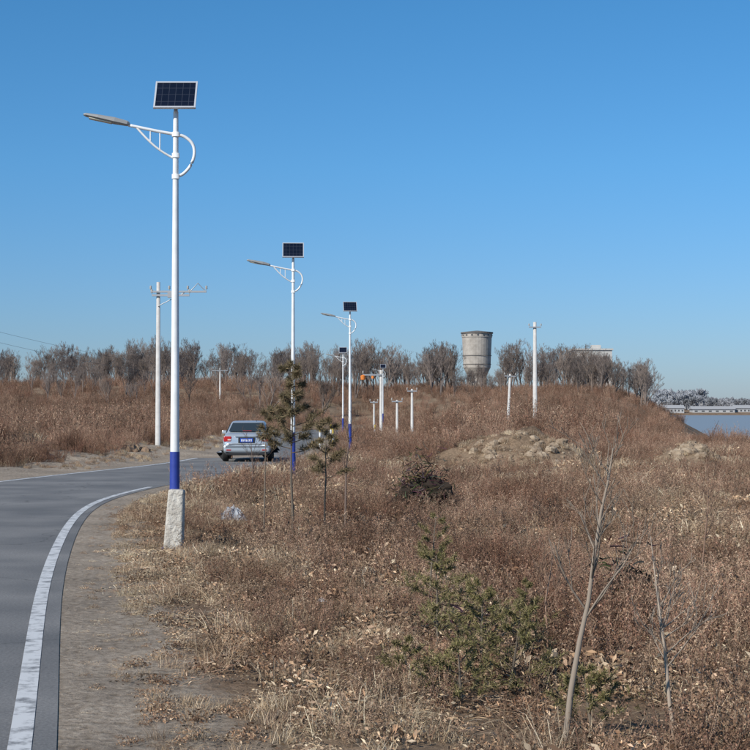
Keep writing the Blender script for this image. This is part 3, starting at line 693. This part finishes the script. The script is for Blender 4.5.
# bare saplings
def sapling(pts,rad,brs,bark=(.32,.26,.205),seed=1,bl=1.,br=.4):
    random.seed(seed); p0=Vector(pts[0]); e=empty('bare_sapling',p0); mb=MB(); q=[Vector(p)-p0 for p in pts]
    n=len(q); mb.tube(q,[rad*(1-.8*i/(n-1)) for i in range(n)],9,bark)
    for i in range(brs):
        t=random.uniform(.22,.95)*(n-1); a=int(t); pp=q[a].lerp(q[min(a+1,n-1)],t-a)
        az=random.uniform(0,6.28); d=Vector((math.cos(az),math.sin(az)*.8,random.uniform(.7,1.6))).normalized()
        grow(mb,pp,d,bl*random.uniform(.3,.75)*(1.1-t/(n-1)*.6),rad*br*(1.1-t/(n-1)*.7),1,3,(0,3,3),tuple(c*.8 for c in bark),.2,.5,.0020)
    mb.obj('trunk_and_branches',[M_tree],e,True)
def pp(px,py,d): return (PX(px,d),d,PZ(py,d))
d=8.6; g=T(PX(562,d),d)
sapling([(PX(563,d),d,g-.05),pp(570,690,d),pp(579,640,d),pp(588,600,d),pp(593,560,d),pp(601,510,d),pp(608,480,d),pp(613,448,d)],.020,15,seed=3,bl=.9,br=.42)
d=9.2; g=T(PX(672,d),d)
sapling([(PX(674,d),d,g-.05),pp(668,700,d),pp(664,650,d),pp(660,620,d),pp(656,590,d),pp(650,536,d)],.015,13,seed=8,bl=.72,br=.45)
d=26; sapling([(PX(345,d),d,T(PX(345,d),d)-.05),pp(346,470,d),pp(349,440,d),pp(347,415,d)],.02,10,(.15,.11,.09),seed=9)
d=33; sapling([(PX(252,d),d,T(PX(252,d),d)-.05),pp(253,470,d),pp(251,440,d)],.02,8,(.15,.11,.09),seed=10)
d=16; sapling([(PX(700,d),d,T(PX(700,d),d)-.05),pp(702,560,d),pp(708,500,d),pp(706,455,d)],.012,9,(.22,.14,.10),seed=12)
d=12; sapling([(PX(548,d),d,T(PX(548,d),d)-.05),pp(545,600,d),pp(552,560,d),pp(548,530,d)],.010,8,(.26,.17,.12),seed=14,bl=.7)
# ------------------------------------------------------------ rocks, brush, litter
def rock(mb,c,r,sq=.7):
    b=len(mb.v); N=8;K=6
    for i in range(K+1):
        th=math.pi*i/K
        for j in range(N):
            a=2*math.pi*j/N; k=r*(1+.5*(random.random()-.5))
            mb.v.append((c[0]+k*math.sin(th)*math.cos(a),c[1]+k*math.sin(th)*math.sin(a)*.9,c[2]+k*math.cos(th)*sq)); mb.c.append((1,1,1))
    for i in range(K):
        for j in range(N): mb.f.append((b+i*N+j,b+i*N+(j+1)%N,b+(i+1)*N+(j+1)%N,b+(i+1)*N+j)); mb.m.append(0)
M_rock=mat('tan_rock',(.20,.145,.10),.95,c2=(.38,.30,.215),scale=3,bump=.6,bscale=14,spec=.1); M_rockb=mat('brown_clod',(.18,.12,.08),.95,c2=(.28,.2,.14),scale=4,bump=.6,bscale=14,spec=.1)
random.seed(31)
for nm,cx,cy,wx,wy,n,r0,r1,m in (('earth_rock_heap',5.3,52.8,3.8,1.8,120,.04,.24,M_rock),('earth_rock_heap',10.8,51.2,1.2,1.0,34,.05,.26,M_rock),('earth_mound_rocks',-13.0,50.5,1.6,1.0,45,.12,.38,M_rockb),('earth_mound_rocks',-9.7,58,1.2,1.,26,.1,.3,M_rockb),('scattered_stones',-1.7,25,2.2,7,26,.03,.08,M_rock)):
    mb=MB()
    for i in range(n):
        x=cx+random.gauss(0,wx*.5); y=cy+random.gauss(0,wy*.5); r=r0+(r1-r0)*random.random()**1.8
        if x<er(y)+1 and x>el(y)-.3: continue
        rock(mb,(x,y,T(x,y)+r*.1),r)
    mb.obj(nm,[m])
def brush(px,d,w,h,n,dark,core=False):
    X=PX(px,d); e=empty('brushwood_pile',(X,d,T(X,d))); mb=MB()
    if core: 
        for q in range(12): rock(mb,(random.gauss(0,w*.22),random.gauss(0,w*.15),h*random.uniform(.1,.7)),w*random.uniform(.16,.26),.9)
        mb.c=[tuple(c*.45 for c in dark)]*len(mb.v)
    for i in range(n):
        p=Vector((random.gauss(0,w*.23),random.gauss(0,w*.23),abs(random.gauss(0,h*.42)))); L=random.uniform(.12,.32)*w
        u=rv(); u.z*=.6; mb.tube([p-u*L*.5,p+rv()*.03,p+u*L*.5],[.010,.009,.004],3,tuple(c*random.uniform(.6,1.5) for c in dark))
    mb.obj('branches',[M_tree],e)
brush(421,30,1.0,1.05,1800,(.095,.07,.052),True); brush(622,14.5,.6,.6,500,(.05,.038,.03),True); brush(455,12.4,.7,.3,260,(.07,.05,.04))
random.seed(41)
M_plas=mat('white_plastic',(.38,.40,.42),.4,c2=(.26,.27,.30),scale=5)
def sheet(px,d,w,h):
    X=PX(px,d); z0=T(X,d)+.07; N=14; V=[];Fc=[]
    for i in range(N):
        for j in range(N):
            u=i/(N-1)-.5; v=j/(N-1)-.5; r=1-.3*random.random()
            V.append((u*w*r,v*w*.6*r,h*max(0,1-4*(u*u+v*v))*random.uniform(.3,1.2)))
    for i in range(N-1):
        for j in range(N-1): q=i*N+j; Fc.append((q,q+1,q+N+1,q+N))
    o=obj('discarded_plastic_sheet',V,Fc,M_plas); o.location=(X,d,z0)
sheet(233,26,.62,.24); sheet(322,14,.10,.04)
# ------------------------------------------------------------ light, sky, camera
el_s=math.radians(35); az=math.radians(222)
D=Vector((math.sin(az)*math.cos(el_s),math.cos(az)*math.cos(el_s),math.sin(el_s)))
sl_=bpy.data.lights.new('sun','SUN'); sl_.energy=5.0; sl_.angle=math.radians(.5); sl_.color=(1,.95,.87)
so=link(bpy.data.objects.new('sun',sl_)); so.rotation_euler=D.to_track_quat('Z','Y').to_euler(); so.location=D*50
w=bpy.data.worlds.new('World'); S.world=w; w.use_nodes=True; nt=w.node_tree
sk=nt.nodes.new('ShaderNodeTexSky'); sk.sky_type='NISHITA'; sk.sun_disc=False; sk.sun_elevation=el_s; sk.sun_rotation=az
sk.air_density=1.0; sk.dust_density=.4; sk.ozone_density=2.5; sk.altitude=300
tc=nt.nodes.new('ShaderNodeTexCoord'); sx=nt.nodes.new('ShaderNodeSeparateXYZ'); nt.links.new(tc.outputs['Generated'],sx.inputs[0])
cr=nt.nodes.new('ShaderNodeValToRGB'); nt.links.new(sx.outputs['Z'],cr.inputs['Fac'])
E=cr.color_ramp.elements; E[0].position=0.; E[0].color=(.55,.68,1.02,1); E[1].position=.26; E[1].color=(.42,.96,1.30,1)
q=E.new(.08); q.color=(.52,.80,1.15,1); q=E.new(.16); q.color=(.47,.92,1.27,1)
vm=nt.nodes.new('ShaderNodeVectorMath'); vm.operation='MULTIPLY'; nt.links.new(sk.outputs[0],vm.inputs[0]); nt.links.new(cr.outputs['Color'],vm.inputs[1])
nt.links.new(vm.outputs['Vector'],nt.nodes['Background'].inputs[0]); nt.nodes['Background'].inputs[1].default_value=.09
cam=bpy.data.cameras.new('camera'); cam.sensor_width=36; cam.lens=F/750*36; cam.clip_end=12000; cam.clip_start=.1
co=link(bpy.data.objects.new('camera',cam)); co.location=(0,0,CH); co.rotation_euler=(math.radians(90)+math.atan(35/F),0,0); S.camera=co
S.view_settings.view_transform='Standard'; S.view_settings.look='None'; S.view_settings.exposure=0
